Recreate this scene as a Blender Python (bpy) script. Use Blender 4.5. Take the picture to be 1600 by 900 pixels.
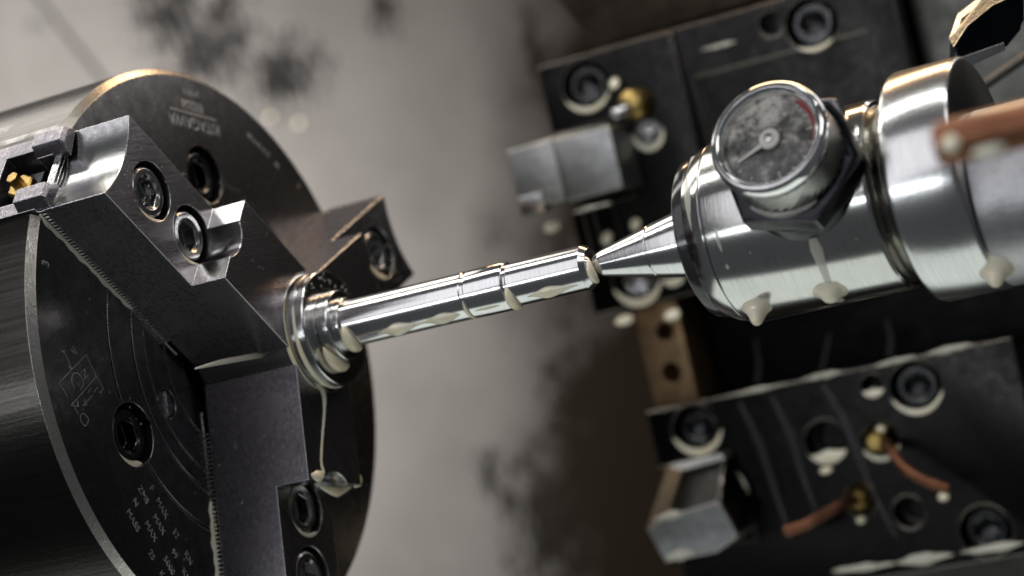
import bpy, bmesh, math, random
from mathutils import Vector, Matrix
random.seed(7)
for o in list(bpy.data.objects): bpy.data.objects.remove(o)
SC = bpy.context.scene; COL = SC.collection
S = 0.01                                   # 1 Blender unit = 100 mm; all sizes below are in millimetres
TILT = math.radians(34.1)                  # the slanted bed: machine frame against gravity
RX = Matrix.Rotation(TILT, 3, 'X')
def W(v): return RX @ (Vector(v) * S)
G = Vector((0, -.561, -.828))              # gravity seen in the machine frame
PI = math.pi
SC.unit_settings.scale_length = 0.1

# ------------------------------------------------------------------ camera
CAMP = Vector((458.54, -703.61, -6.35)); FPX = 3652.0
CR = Vector((.87529371, .42609141, -.22870731)); CU = Vector((.20872671, .09374217, .97347089)); CF = Vector((-.43622711, .89981026, .00688473))
cd = bpy.data.cameras.new('camera'); cam = bpy.data.objects.new('camera', cd); COL.objects.link(cam)
r_, u_, b_ = RX @ CR, RX @ CU, RX @ (-CF)
cam.matrix_world = Matrix(((r_.x, u_.x, b_.x, 0), (r_.y, u_.y, b_.y, 0), (r_.z, u_.z, b_.z, 0), (0, 0, 0, 1)))
cam.location = W(CAMP)
cd.sensor_width = 36; cd.lens = 36 * FPX / 1600; cd.clip_start = .05; cd.clip_end = 200
cd.dof.use_dof = True; cd.dof.focus_distance = 7.58; cd.dof.aperture_fstop = .66; cd.dof.aperture_blades = 9
SC.camera = cam
SC.render.resolution_x = 1024; SC.render.resolution_y = 576
def ray(x, y): return CF + CR * ((x - 800) / FPX) + CU * (-(y - 450) / FPX)
def onY(x, y, Y=230.): d = ray(x, y); return CAMP + d * ((Y - CAMP.y) / d.y)
def onX(x, y, X=0.): d = ray(x, y); return CAMP + d * ((X - CAMP.x) / d.x)
def onD(x, y, D): return CAMP + ray(x, y) * D

# ------------------------------------------------------------------ light
w = bpy.data.worlds.new('World'); SC.world = w; w.use_nodes = True
w.node_tree.nodes['Background'].inputs[0].default_value = (.62, .66, .70, 1); w.node_tree.nodes['Background'].inputs[1].default_value = .09
def lamp(name, kind, loc, aim, power, col, sx=1, sy=1, **kw):
    l = bpy.data.lights.new(name, kind); l.energy = power; l.color = col
    if kind == 'AREA': l.shape = 'RECTANGLE'; l.size = sx * S; l.size_y = sy * S
    else: l.shadow_soft_size = sx * S
    for k, v in kw.items(): setattr(l, k, v)
    o = bpy.data.objects.new(name, l); COL.objects.link(o); o.location = W(loc)
    z = (W(loc) - W(aim)).normalized(); x = (RX @ Vector((1, 0, 0))); x = (x - z * x.dot(z)).normalized(); y = z.cross(x)
    o.rotation_euler = Matrix((x, y, z)).transposed().to_euler()
    return o
lamp('machine_lamp', 'AREA', (-20, -40, 620), (-20, 0, 0), 290, (1, .98, .94), 1200, 70)
lamp('door_window', 'AREA', (-420, -1500, 30), (60, 0, 0), 520, (.92, .97, 1), 1700, 110)
lamp('front_fill', 'AREA', (-140, -800, 520), (80, 0, 0), 300, (.97, .95, 1), 1150, 760)  # unseen soft fill, added to lift the greys on shaft and jaws
lamp('key_lamp', 'AREA', (640, -260, 460), (40, 0, 0), 70, (1, .97, .93), 340, 260)
lamp('warm_lamp', 'AREA', (180, 480, 560), (150, 0, 0), 260, (1, .66, .36), 600, 70)
lamp('rear_lamp', 'AREA', (-480, 330, 640), (-60, -40, 40), 150, (1, .93, .84), 520, 300)
lamp('tray_bounce', 'AREA', (-60, 40, -640), (-60, 0, 0), 190, (.93, 1, .92), 1200, 640)
lamp('side_fill', 'AREA', (430, 590, 350), (30, -40, 40), 55, (1, .98, .95), 320, 220)  # unseen fill, added to brighten the front of the upper left jaw
lamp('wall_lamp', 'SPOT', (-640, 120, 190), (-590, 700, 20), 4700, (1, .97, .94), 60, spot_size=math.radians(84), spot_blend=1)
vs = SC.view_settings; vs.view_transform = 'Standard'; vs.look = 'None'; vs.gamma = 1; vs.exposure = .25; vs.use_curve_mapping = False
SC.render.engine = 'CYCLES'

# ------------------------------------------------------------------ materials
def nodes(name):
    m = bpy.data.materials.new(name); m.use_nodes = True; nt = m.node_tree
    return m, nt, nt.nodes['Principled BSDF']
def N(nt, t, **kw):
    n = nt.nodes.new(t)
    for k, v in kw.items():
        if k.startswith('i_'): n.inputs[k[2:].replace('_', ' ')].default_value = v
        else: setattr(n, k, v)
    return n
def ramp(nt, fac, stops):
    r = nt.nodes.new('ShaderNodeValToRGB'); nt.links.new(fac, r.inputs[0]); e = r.color_ramp.elements
    while len(e) < len(stops): e.new(.5)
    for q, (p_, c) in zip(e, stops): q.position = p_; q.color = (*c, 1) if len(c) == 3 else c
    return r
def g3(v): return (v, v, v)
def coords(nt, scale, loc=(0, 0, 0), rot=(0, 0, 0)):
    t = N(nt, 'ShaderNodeTexCoord'); mp = N(nt, 'ShaderNodeMapping'); mp.inputs['Scale'].default_value = scale; mp.inputs['Location'].default_value = loc; mp.inputs['Rotation'].default_value = rot
    nt.links.new(t.outputs['Object'], mp.inputs[0]); return mp.outputs[0]
def metal(name, c0, c1, r0, r1, grain=(1, 1, 1), gs=60., blotch=2.2, bump=.02, fine=140., metallic=1., bev=.004, edge=None, stain=None, grot=(0, 0, 0)):
    m, nt, b = nodes(name); L = nt.links.new
    b.inputs['Metallic'].default_value = metallic
    co = coords(nt, (1, 1, 1)); cg = coords(nt, grain, rot=grot)
    n1 = N(nt, 'ShaderNodeTexNoise', i_Scale=blotch, i_Detail=8., i_Roughness=.65); L(co, n1.inputs['Vector'])
    n2 = N(nt, 'ShaderNodeTexNoise', i_Scale=gs, i_Detail=4., i_Roughness=.6); L(cg, n2.inputs['Vector'])
    n3 = N(nt, 'ShaderNodeTexNoise', i_Scale=fine, i_Detail=3., i_Roughness=.7); L(co, n3.inputs['Vector'])
    mx = N(nt, 'ShaderNodeMath', operation='MULTIPLY_ADD'); L(n2.outputs[0], mx.inputs[0]); mx.inputs[1].default_value = .45; 
    ad = N(nt, 'ShaderNodeMath', operation='MULTIPLY'); L(n1.outputs[0], ad.inputs[0]); ad.inputs[1].default_value = .55; L(ad.outputs[0], mx.inputs[2])
    rc = ramp(nt, mx.outputs[0], [(.34, c0), (.64, c1)])
    col = rc.outputs[0]
    if stain:
        ns = N(nt, 'ShaderNodeTexNoise', i_Scale=stain[1], i_Detail=9., i_Roughness=.7); L(coords(nt, (1, 1, 1), (3.1, 1.7, 5.3)), ns.inputs['Vector'])
        rs = ramp(nt, ns.outputs[0], [(stain[2], g3(0)), (stain[2] + .12, g3(1))])
        mm = N(nt, 'ShaderNodeMixRGB'); L(rs.outputs[0], mm.inputs[0]); L(col, mm.inputs[1]); mm.inputs[2].default_value = (*stain[0], 1); col = mm.outputs[0]
    bn = N(nt, 'ShaderNodeBevel'); bn.samples = 6; bn.inputs['Radius'].default_value = bev
    if edge:
        ge = N(nt, 'ShaderNodeNewGeometry'); dt = N(nt, 'ShaderNodeVectorMath', operation='DOT_PRODUCT'); L(bn.outputs[0], dt.inputs[0]); L(ge.outputs['Normal'], dt.inputs[1])
        er_ = N(nt, 'ShaderNodeMapRange'); L(dt.outputs['Value'], er_.inputs[0]); er_.inputs[1].default_value = .985; er_.inputs[2].default_value = .90
        me_ = N(nt, 'ShaderNodeMixRGB'); L(er_.outputs[0], me_.inputs[0]); L(col, me_.inputs[1]); me_.inputs[2].default_value = (*edge, 1); col = me_.outputs[0]
    L(col, b.inputs['Base Color'])
    rr = N(nt, 'ShaderNodeMapRange'); L(mx.outputs[0], rr.inputs[0]); rr.inputs[1].default_value = .3; rr.inputs[2].default_value = .7; rr.inputs[3].default_value = r1; rr.inputs[4].default_value = r0
    L(rr.outputs[0], b.inputs['Roughness'])
    hb = N(nt, 'ShaderNodeMath', operation='ADD'); L(n2.outputs[0], hb.inputs[0]); L(n3.outputs[0], hb.inputs[1])
    bp = N(nt, 'ShaderNodeBump'); bp.inputs['Strength'].default_value = bump * 10; bp.inputs['Distance'].default_value = .004; L(hb.outputs[0], bp.inputs['Height']); L(bn.outputs[0], bp.inputs['Normal'])
    L(bp.outputs[0], b.inputs['Normal'])
    return m
M = {}
M['turned'] = metal('turned_steel', g3(.50), g3(.70), .11, .18, (60, .5, .5), 14, 1.5, .006, 60)
M['flange'] = metal('flange_steel', g3(.42), g3(.62), .13, .22, (60, .6, .6), 14, 2.5, .012, 60)
M['chuck'] = metal('dark_chuck_steel', (.045, .043, .045), (.135, .128, .133), .20, .34, (1, 1, 1), 20, 1.6, .010, 160, metallic=.95, edge=g3(.45), bev=.004)
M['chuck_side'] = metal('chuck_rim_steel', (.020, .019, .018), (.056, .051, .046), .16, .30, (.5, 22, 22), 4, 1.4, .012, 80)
M['bevel'] = metal('ground_bevel_steel', (.30, .28, .25), (.55, .53, .50), .22, .36, (1, 1, 1), 30, 3, .02, 120)
M['jaw'] = metal('hardened_jaw_steel', (.085, .080, .086), (.26, .238, .262), .20, .34, (70, 5, 70), 1.0, 3.2, .016, 300, metallic=.95, edge=g3(.62), bev=.005, grot=(-math.radians(137.05), 0, 0))
M['ground'] = metal('ground_jaw_steel', g3(.34), g3(.56), .12, .26, (1, 1, 1), 40, 4.5, .008, 200, edge=g3(.7), bev=.005)
M['bright'] = metal('bright_steel', g3(.45), g3(.65), .16, .28, (1, 1, 1), 30, 3, .01, 120)
M['screw'] = metal('jaw_screw_steel', (.20, .20, .205), (.42, .42, .43), .12, .26, (1, 1, 1), 30, 4, .01, 120, edge=g3(.6), bev=.004)
M['black_screw'] = metal('black_screw_steel', (.02, .02, .022), (.07, .07, .072), .12, .26, (1, 1, 1), 30, 4, .01, 120, edge=g3(.3), bev=.004)
M['block'] = metal('black_tool_block', (.007, .007, .0075), (.024, .023, .022), .20, .40, (1, 1, 1), 24, 1.8, .01, 90, bev=.012, edge=(.34, .31, .27))
M['block2'] = metal('grey_turret_steel', (.04, .04, .038), (.10, .098, .09), .32, .5, (1, 1, 1), 12, 1.2, .01, 90, bev=.012, edge=(.3, .28, .25))
M['tool'] = metal('grey_tool_steel', (.20, .205, .205), (.40, .405, .40), .34, .5, (1, 1, 1), 20, 2.6, .02, 120, bev=.010, edge=(.7, .68, .62))
M['plate'] = metal('warm_lit_plate', (.16, .10, .055), (.36, .24, .14), .4, .55, (1, 1, 1), 18, 2, .02, 90)  # brown carries the warm light that falls on the plate
M['body'] = metal('ground_body_steel', (.40, .40, .385), (.62, .62, .605), .11, .19, (40, .5, .5), 10, 1.5, .004, 60)
M['collar'] = metal('satin_collar_steel', (.46, .46, .46), (.64, .64, .64), .18, .26, (30, .6, .6), 10, 1.5, .008, 60)
M['quill'] = metal('dull_quill_steel', (.26, .26, .27), (.44, .44, .45), .38, .5, (1, 1, 1), 8, 5, .03, 60)
M['chrome'] = metal('chrome', g3(.72), g3(.82), .04, .09, (1, 1, 1), 8, 3, .002, 60)
M['nut'] = metal('blued_nut', (.012, .012, .014), (.035, .035, .04), .14, .26, (1, 1, 1), 10, 3, .01, 60, edge=g3(.2), bev=.006)
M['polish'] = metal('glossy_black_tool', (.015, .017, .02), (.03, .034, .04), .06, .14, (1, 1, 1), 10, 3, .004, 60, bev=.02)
M['knurl'] = metal('knurled_steel', (.30, .30, .285), (.46, .46, .44), .26, .40, (1, 1, 1), 10, 3, .01, 60)
M['seal'] = metal('black_seal', (.012, .012, .013), (.03, .03, .03), .10, .2, (1, 1, 1), 10, 3, .01, 60, metallic=0)
M['groove'] = metal('oily_groove', (.02, .02, .018), (.20, .19, .16), .14, .36, (1, 1, 1), 6, 5, .03, 30)
M['brass'] = metal('brass', (.30, .20, .06), (.50, .36, .13), .28, .42, (1, 1, 1), 10, 3, .02, 60)
M['copper'] = metal('tarnished_copper', (.04, .018, .012), (.26, .115, .065), .42, .58, (1, 1, 1), 4, 3, .02, 60)
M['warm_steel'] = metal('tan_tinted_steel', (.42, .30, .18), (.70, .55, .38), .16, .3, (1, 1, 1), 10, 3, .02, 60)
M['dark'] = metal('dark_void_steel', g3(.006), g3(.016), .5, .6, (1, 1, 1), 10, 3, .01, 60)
M['rusty'] = metal('dark_brown_casting', (.010, .008, .006), (.035, .027, .02), .45, .6, (1, 1, 1), 10, 2, .02, 60, bev=.012, edge=(.12, .10, .08))
M['engraved'] = metal('engraved_line', g3(.34), g3(.50), .35, .5, (1, 1, 1), 60, 9, .01, 160)
def simple(name, col, rough, sub=0., coat=0., trans=0., alpha=1.):
    m, nt, b = nodes(name); b.inputs['Base Color'].default_value = (*col, 1); b.inputs['Roughness'].default_value = rough
    if sub: b.inputs['Subsurface Weight'].default_value = sub; b.inputs['Subsurface Radius'].default_value = (.03, .022, .012); b.inputs['Subsurface Scale'].default_value = 1.
    if coat: b.inputs['Coat Weight'].default_value = coat
    if alpha < 1: b.inputs['Alpha'].default_value = alpha
    return m, nt, b
m, nt, b = simple('milky_coolant', (.80, .75, .60), .12, .35)
cn = N(nt, 'ShaderNodeTexNoise', i_Scale=9., i_Detail=5.); nt.links.new(coords(nt, (1, 1, 1)), cn.inputs['Vector'])
nt.links.new(ramp(nt, cn.outputs[0], [(.3, (.66, .58, .40)), (.7, (.74, .70, .57))]).outputs[0], b.inputs['Base Color']); M['coolant'] = m
m, nt, b = simple('thin_coolant_film', (.55, .55, .52), .15)
fn = N(nt, 'ShaderNodeTexNoise', i_Scale=14., i_Detail=6.); nt.links.new(coords(nt, (1, 1, 1)), fn.inputs['Vector'])
nt.links.new(ramp(nt, fn.outputs[0], [(.38, g3(.02)), (.66, g3(.32))]).outputs[0], b.inputs['Alpha']); M['film'] = m
m, nt, b = simple('patchy_coolant_film', (.62, .62, .58), .2)
fn = N(nt, 'ShaderNodeTexNoise', i_Scale=5., i_Detail=6.); nt.links.new(coords(nt, (1, 1, 1)), fn.inputs['Vector'])
nt.links.new(ramp(nt, fn.outputs[0], [(.42, g3(0)), (.52, g3(.75))]).outputs[0], b.inputs['Alpha']); M['film3'] = m
M['film2'] = simple('grey_coolant_film', (.22, .215, .19), .18)[0]
M['streak'] = simple('thin_streak_film', (.5, .5, .55), .25, alpha=.045)[0]
M['smear'] = simple('white_smear', (.6, .6, .56), .3)[0]
M['thinmilk'] = simple('thin_milky_coolant', (.62, .60, .52), .15, alpha=.5)[0]
M['water'] = simple('watery_coolant', (.5, .5, .48), .05, alpha=.4)[0]
M['halfmilk'] = simple('half_clear_coolant', (.62, .59, .50), .12, alpha=.72)[0]
M['white'] = simple('white_print', (.75, .73, .66), .5)[0]
M['red'] = simple('red_print', (.30, .03, .035), .5)[0]
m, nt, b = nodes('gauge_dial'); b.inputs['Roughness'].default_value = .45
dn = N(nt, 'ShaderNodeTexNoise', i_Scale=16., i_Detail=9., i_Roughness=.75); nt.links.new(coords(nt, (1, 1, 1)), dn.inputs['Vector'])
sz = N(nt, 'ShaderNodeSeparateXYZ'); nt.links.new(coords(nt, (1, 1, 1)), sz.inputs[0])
hz = N(nt, 'ShaderNodeMath', operation='MULTIPLY_ADD'); nt.links.new(sz.outputs[2], hz.inputs[0]); hz.inputs[1].default_value = .6; nt.links.new(dn.outputs[0], hz.inputs[2])  # mottled residue, plus the glass reflection at the top painted into the colour
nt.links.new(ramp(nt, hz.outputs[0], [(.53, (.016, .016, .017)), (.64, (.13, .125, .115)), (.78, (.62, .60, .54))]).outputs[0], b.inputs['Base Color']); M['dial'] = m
m, nt, b = nodes('gauge_glass'); nt.nodes.remove(b); o_ = nt.nodes['Material Output']
tr = N(nt, 'ShaderNodeBsdfTransparent'); gl = N(nt, 'ShaderNodeBsdfGlossy', i_Roughness=.06); fr = N(nt, 'ShaderNodeFresnel', i_IOR=1.45); ms = N(nt, 'ShaderNodeMixShader')
nt.links.new(fr.outputs[0], ms.inputs[0]); nt.links.new(tr.outputs[0], ms.inputs[1]); nt.links.new(gl.outputs[0], ms.inputs[2]); nt.links.new(ms.outputs[0], o_.inputs[0]); M['glass'] = m

# ------------------------------------------------------------------ mesh helpers
class Frame:
    """local frame: origin o, axis a, cross vectors u, v (machine mm)"""
    def __init__(s, o, a, u=None):
        s.o = Vector(o); s.a = Vector(a).normalized()
        u = Vector(u) if u else (Vector((0, 0, 1)) if abs(s.a.z) < .9 else Vector((1, 0, 0)))
        s.u = (u - s.a * u.dot(s.a)).normalized(); s.v = s.a.cross(s.u)
    def p(s, d, x, y): return s.o + s.a * d + s.u * x + s.v * y
XF = Frame((0, 0, 0), (1, 0, 0), (0, 1, 0))        # spindle axis: u = Y, v = Z
def rings(bm, rs, close0=True, close1=True, loop=False):
    V = [[bm.verts.new(p) for p in r] for r in rs]; n = len(V[0])
    pairs = list(zip(V[:-1], V[1:])) + ([(V[-1], V[0])] if loop else [])
    for a, b in pairs:
        for i in range(n):
            j = (i + 1) % n
            try: bm.faces.new((a[i], a[j], b[j], b[i]))
            except ValueError: pass
    if close0 and not loop: bm.faces.new(list(reversed(V[0])))
    if close1 and not loop: bm.faces.new(V[-1])
    return V
def lathe(prof, fr=XF, seg=96, bm=None, c0=True, c1=True, loop=False, ph=0):
    bm = bm or bmesh.new()
    rings(bm, [[fr.p(d, r * math.cos(2 * PI * i / seg + ph), r * math.sin(2 * PI * i / seg + ph)) for i in range(seg)] for d, r in prof], c0, c1, loop)
    return bm
def prism(poly, fr, d0, d1, bm=None):
    bm = bm or bmesh.new(); rings(bm, [[fr.p(d, x, y) for x, y in poly] for d in (d0, d1)]); return bm
def box(x0, x1, y0, y1, z0, z1, bm=None, bev=0):
    b2 = bmesh.new(); prism([(y0, z0), (y1, z0), (y1, z1), (y0, z1)], XF, x0, x1, b2)
    if bev: bmesh.ops.bevel(b2, geom=b2.edges[:], offset=bev, segments=2, affect='EDGES', profile=.6)
    if bm is None: return b2
    me = bpy.data.meshes.new('t'); b2.to_mesh(me); bm.from_mesh(me); bpy.data.meshes.remove(me); b2.free(); return bm
def smooth_path(P, k=5):
    P = [Vector(p) for p in P]; out = []
    for i in range(len(P) - 1):
        a, b, c, d = P[max(i - 1, 0)], P[i], P[i + 1], P[min(i + 2, len(P) - 1)]
        for j in range(k):
            t = j / k; out.append(.5 * ((2 * b) + (c - a) * t + (2 * a - 5 * b + 4 * c - d) * t * t + (3 * b - a - 3 * c + d) * t ** 3))
    out.append(P[-1]); return out
def tube(P, rad, seg=10, k=5, flat=None, bm=None):
    """tube along points; rad list (same length as P) or number; flat = (normal, factor) squashes it"""
    bm = bm or bmesh.new(); n0 = len(P)
    rl = rad if isinstance(rad, (list, tuple)) else [rad] * n0
    Q = smooth_path(P, k); R = []
    for i in range(len(Q)):
        t = i / k; a = min(int(t), n0 - 2); f = t - a; R.append(rl[a] * (1 - f) + rl[a + 1] * f)
    rs = []; up = Vector((.3, .5, .8)).normalized()
    for i, q in enumerate(Q):
        t = (Q[min(i + 1, len(Q) - 1)] - Q[max(i - 1, 0)]).normalized()
        if flat: up = Vector(flat[0])
        u = (up - t * up.dot(t)).normalized(); up = u; v = t.cross(u); fx = flat[1] if flat else 1
        rs.append([q + u * (R[i] * fx * math.cos(2 * PI * j / seg)) + v * (R[i] * math.sin(2 * PI * j / seg)) for j in range(seg)])
    rings(bm, rs); return bm
def ball(c, ax, ay, az, X=Vector((1, 0, 0)), Z=None, bm=None, sub=3, wob=0, egg=0):
    """ellipsoid; egg > 0 draws the bottom along -Z to a point"""
    Z = Vector(Z).normalized() if Z else -G; X = (Vector(X) - Z * Vector(X).dot(Z)).normalized(); Y = Z.cross(X)
    bm = bm or bmesh.new(); r = bmesh.ops.create_icosphere(bm, subdivisions=sub, radius=1); ph = random.random() * 9
    for v in r['verts']:
        q = v.co.copy(); s = 1 + wob * math.sin(3 * q.x + ph) * math.cos(4 * q.y + 2 * q.z + ph)
        if egg and q.z < 0: s2 = (1 + egg * q.z) ; q.x *= s2; q.y *= s2
        v.co = Vector(c) + X * (q.x * ax * s) + Y * (q.y * ay * s) + Z * (q.z * az)
    return bm
def finish(bm, mat, name, base=(0, 0, 0), ang=32, parent=None):
    bmesh.ops.recalc_face_normals(bm, faces=bm.faces[:])
    me = bpy.data.meshes.new(name); B = Vector(base)
    for v in bm.verts: v.co = (v.co - B) * S
    bm.to_mesh(me); bm.free()
    me.polygons.foreach_set('use_smooth', [True] * len(me.polygons)); me.set_sharp_from_angle(angle=math.radians(ang))
    me.materials.append(M[mat]); o = bpy.data.objects.new(name, me); COL.objects.link(o)
    if parent is not None: o.parent = parent
    return o
def tag(o, label, cat, group=None, kind=None):
    o['label'] = label; o['category'] = cat
    if group: o['group'] = group
    if kind: o['kind'] = kind
    return o
def thing(name, label, cat, base=(0, 0, 0), group=None):
    o = bpy.data.objects.new(name, None); COL.objects.link(o); o.empty_display_size = .1
    o.location = W(base); o.rotation_euler = (TILT, 0, 0); o['base'] = list(base); return tag(o, label, cat, group)
def part(name, bm, mat, parent, ang=32):
    r = parent
    while r.parent: r = r.parent
    return finish(bm, mat, name, Vector(r['base']), ang, parent)
def solo(name, bm, mat, label, cat, base=(0, 0, 0), group=None, ang=32):
    o = finish(bm, mat, name, base, ang); o.location = W(base); o.rotation_euler = (TILT, 0, 0); return tag(o, label, cat, group)
def tomesh(bm):
    bmesh.ops.recalc_face_normals(bm, faces=bm.faces[:]); me = bpy.data.meshes.new('tmp'); bm.to_mesh(me); bm.free(); return me
def cut(bm, cutters):
    """boolean difference of bmeshes -> bmesh"""
    a = bpy.data.objects.new('tmp_a', tomesh(bm)); COL.objects.link(a); cs = []
    for c in cutters:
        o = bpy.data.objects.new('tmp_c', tomesh(c)); COL.objects.link(o); cs.append(o)
        md = a.modifiers.new('b', 'BOOLEAN'); md.operation = 'DIFFERENCE'; md.object = o; md.solver = 'EXACT'
    ev = a.evaluated_get(bpy.context.evaluated_depsgraph_get()); me = bpy.data.meshes.new_from_object(ev)
    out = bmesh.new(); out.from_mesh(me)
    for o in [a] + cs:
        d = o.data; bpy.data.objects.remove(o); bpy.data.meshes.remove(d)
    bpy.data.meshes.remove(me); return out
def cyl(fr, d0, d1, r, seg=40): return lathe([(d0, r), (d1, r)], fr, seg)
def cap_screw(fr, R=8.8, hx=5.3, H=9., seg=36):
    """socket head cap screw; the head's top lies at d = 0 of the frame"""
    bm = bmesh.new()
    def circ(d, r): return [fr.p(d, r * math.cos(2 * PI * i / seg), r * math.sin(2 * PI * i / seg)) for i in range(seg)]
    def hexa(d, r):
        out = []
        for i in range(seg):
            a = 2 * PI * i / seg; k = (a % (PI / 3)) - PI / 6; q = r * math.cos(PI / 6) / math.cos(k); out.append(fr.p(d, q * math.cos(a), q * math.sin(a)))
        return out
    rings(bm, [circ(-H, R), circ(-1.1, R), circ(-.5, R - .25), circ(0, R - 1.0), circ(0, hx + .75), circ(-.35, hx + .25), hexa(-.7, hx), hexa(-5.2, hx), circ(-6.6, .4)])
    return bm
def text_bm(s, size, fr_o, right, up, lift=.05, thick=.12, spacing=1.):
    cu = bpy.data.curves.new('t', 'FONT'); cu.body = s; cu.size = size; cu.align_x = 'CENTER'; cu.align_y = 'CENTER'; cu.extrude = thick / 2; cu.resolution_u = 3; cu.space_character = spacing
    o = bpy.data.objects.new('t', cu); COL.objects.link(o)
    me = bpy.data.meshes.new_from_object(o.evaluated_get(bpy.context.evaluated_depsgraph_get()))
    bm = bmesh.new(); bm.from_mesh(me); n = right.cross(up)
    for v in bm.verts: v.co = fr_o + right * v.co.x + up * v.co.y + n * (v.co.z + lift)
    bpy.data.objects.remove(o); bpy.data.curves.remove(cu); bpy.data.meshes.remove(me); return bm
def er(a): return Vector((0, math.cos(a), math.sin(a)))
def et(a): return Vector((0, -math.sin(a), math.cos(a)))

# ------------------------------------------------------------------ the setting: enclosure wall
m, nt, b = nodes('painted_enclosure_wall'); L = nt.links.new
tc = N(nt, 'ShaderNodeTexCoord'); sx = N(nt, 'ShaderNodeSeparateXYZ'); L(tc.outputs['Object'], sx.inputs[0])
def mth(op, a, b_=None, c=None):
    n = N(nt, 'ShaderNodeMath', operation=op)
    for i, v in enumerate((a, b_, c)):
        if v is None: continue
        if isinstance(v, (int, float)): n.inputs[i].default_value = v
        else: L(v, n.inputs[i])
    return n.outputs[0]
big = N(nt, 'ShaderNodeTexNoise', i_Scale=.9, i_Detail=7., i_Roughness=.6); L(tc.outputs['Object'], big.inputs['Vector'])
mp = N(nt, 'ShaderNodeMapping'); mp.inputs['Scale'].default_value = (17, 17, 6.5); mp.inputs['Rotation'].default_value = (0, math.radians(13), 0); L(tc.outputs['Object'], mp.inputs[0])
st = N(nt, 'ShaderNodeTexNoise', i_Scale=1., i_Detail=9., i_Roughness=.75); L(mp.outputs[0], st.inputs['Vector'])
mask = None
for (px, py, rx, rz, amp) in [(265, 20, 55, 45, 1.), (330, 80, 60, 38, 1.), (440, 115, 55, 40, 1.), (350, 20, 35, 30, .9), (600, 10, 24, 30, .8), (840, 90, 16, 60, .9), (865, 390, 22, 26, .6), (880, 480, 20, 24, .6), (770, 745, 24, 30, .8), (800, 790, 22, 30, .7), (900, 640, 40, 70, .9), (880, 830, 60, 90, 1.), (930, 560, 40, 60, .6), (770, 360, 18, 22, .45), (60, 40, 20, 14, .35)]:
    c = onY(px, py, 700)
    dx = mth('MULTIPLY', mth('SUBTRACT', sx.outputs[0], c.x * S), 1 / (rx * .48 * S)); dz = mth('MULTIPLY', mth('SUBTRACT', sx.outputs[2], c.z * S), 1 / (rz * .48 * S))
    r2 = mth('ADD', mth('MULTIPLY', dx, dx), mth('MULTIPLY', dz, dz))
    k = mth('MULTIPLY', mth('POWER', 2.718, mth('MULTIPLY', r2, -.55)), amp)
    mask = k if mask is None else mth('MAXIMUM', mask, k)
fac = mth('ADD', mth('MULTIPLY', mask, .82), mth('MULTIPLY', mth('SUBTRACT', st.outputs[0], .5), 4.6))
fr_ = ramp(nt, mth('MULTIPLY', mth('MINIMUM', mth('MULTIPLY', mask, 5.), 1.), fac), [(.40, g3(0)), (.52, g3(1))])
base = ramp(nt, big.outputs[0], [(.3, (.105, .097, .091)), (.7, (.145, .137, .130))])
mm = N(nt, 'ShaderNodeMixRGB'); L(fr_.outputs[0], mm.inputs[0]); L(base.outputs[0], mm.inputs[1]); mm.inputs[2].default_value = (.010, .0095, .0095, 1)
shade_fac = mth('ADD', mth('MULTIPLY', mth('SUBTRACT', sx.outputs[0], onY(735, 450, 700).x * S), .70), mth('ADD', mth('MULTIPLY', sx.outputs[2], -.17), mth('MULTIPLY', mth('SUBTRACT', big.outputs[0], .5), 1.5)))  # light falling off to the right and bottom, painted into the wall colour
shade_mix = N(nt, 'ShaderNodeMixRGB'); L(ramp(nt, shade_fac, [(.0, g3(0)), (.68, g3(1))]).outputs[0], shade_mix.inputs[0]); L(mm.outputs[0], shade_mix.inputs[1]); shade_mix.inputs[2].default_value = (.011, .0075, .0045, 1)
L(shade_mix.outputs[0], b.inputs['Base Color']); b.inputs['Roughness'].default_value = .6; b.inputs['Specular IOR Level'].default_value = .04
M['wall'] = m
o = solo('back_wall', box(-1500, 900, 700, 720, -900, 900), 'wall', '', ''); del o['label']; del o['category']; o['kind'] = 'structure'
# raised seam of the sheet metal, upper left
P0, P1 = onY(40, -20, 698), onY(175, 150, 698)
sm = finish(tube([P0, P1], 3.2, 8, 2), 'wall', 'seam', (0, 0, 0), 32, o)

# ------------------------------------------------------------------ chuck
PH = math.radians(137.05); A1, A2, A3 = PH, PH - 2 * PI / 3, PH + 2 * PI / 3
H1, H2, RS, RC = 27.3, 40.5, 53.4, 103.2; HW = 16.9
ck = thing('lathe_chuck', 'large round dark steel lathe chuck with three bolted jaws', 'chuck')
def grv(r, wd=1.0, dp=.9): return [(0, r + wd / 2), (-dp, r + wd / 2 - .1), (-dp, r - wd / 2 + .1), (0, r - wd / 2)]
prof = [(-96, 60), (-96, 105), (-2.6, 105), (-.02, 102.7), (0, 102.5)] + grv(66.6) + grv(53.6) + [(0, 47.2), (-1.2, 47.0), (-1.2, 46.4), (-.4, 46.2)] + [(-.4, 35.5), (-1.2, 35.4), (-1.2, 34.7), (-.6, 34.6), (-.6, 25), (-60, 25), (-60, 0.5)]
bm = lathe(prof, XF, 192)
cuts = []
for a in (A1, A2, A3):
    fr = Frame((0, 0, 0), er(a), (1, 0, 0))     # axis radial, u = X, v = tangential
    cuts.append(prism([(-34, -17.2), (6, -17.2), (6, 17.2), (-34, 17.2)], fr, 21, 112))
for k in (1, -1, 3):
    a = A1 + k * PI / 3; cuts.append(cyl(Frame(er(a) * 66.68, (1, 0, 0)), -16, 2, 11.0))
cuts.append(cyl(Frame(er(A1 + PI / 3) * 42.3, (1, 0, 0)), -3, 2, 5.2, 32))
cb = part('body', cut(bm, cuts), 'chuck', ck, 25)
cb.data.materials.append(M['bevel']); cb.data.materials.append(M['chuck_side'])
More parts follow.
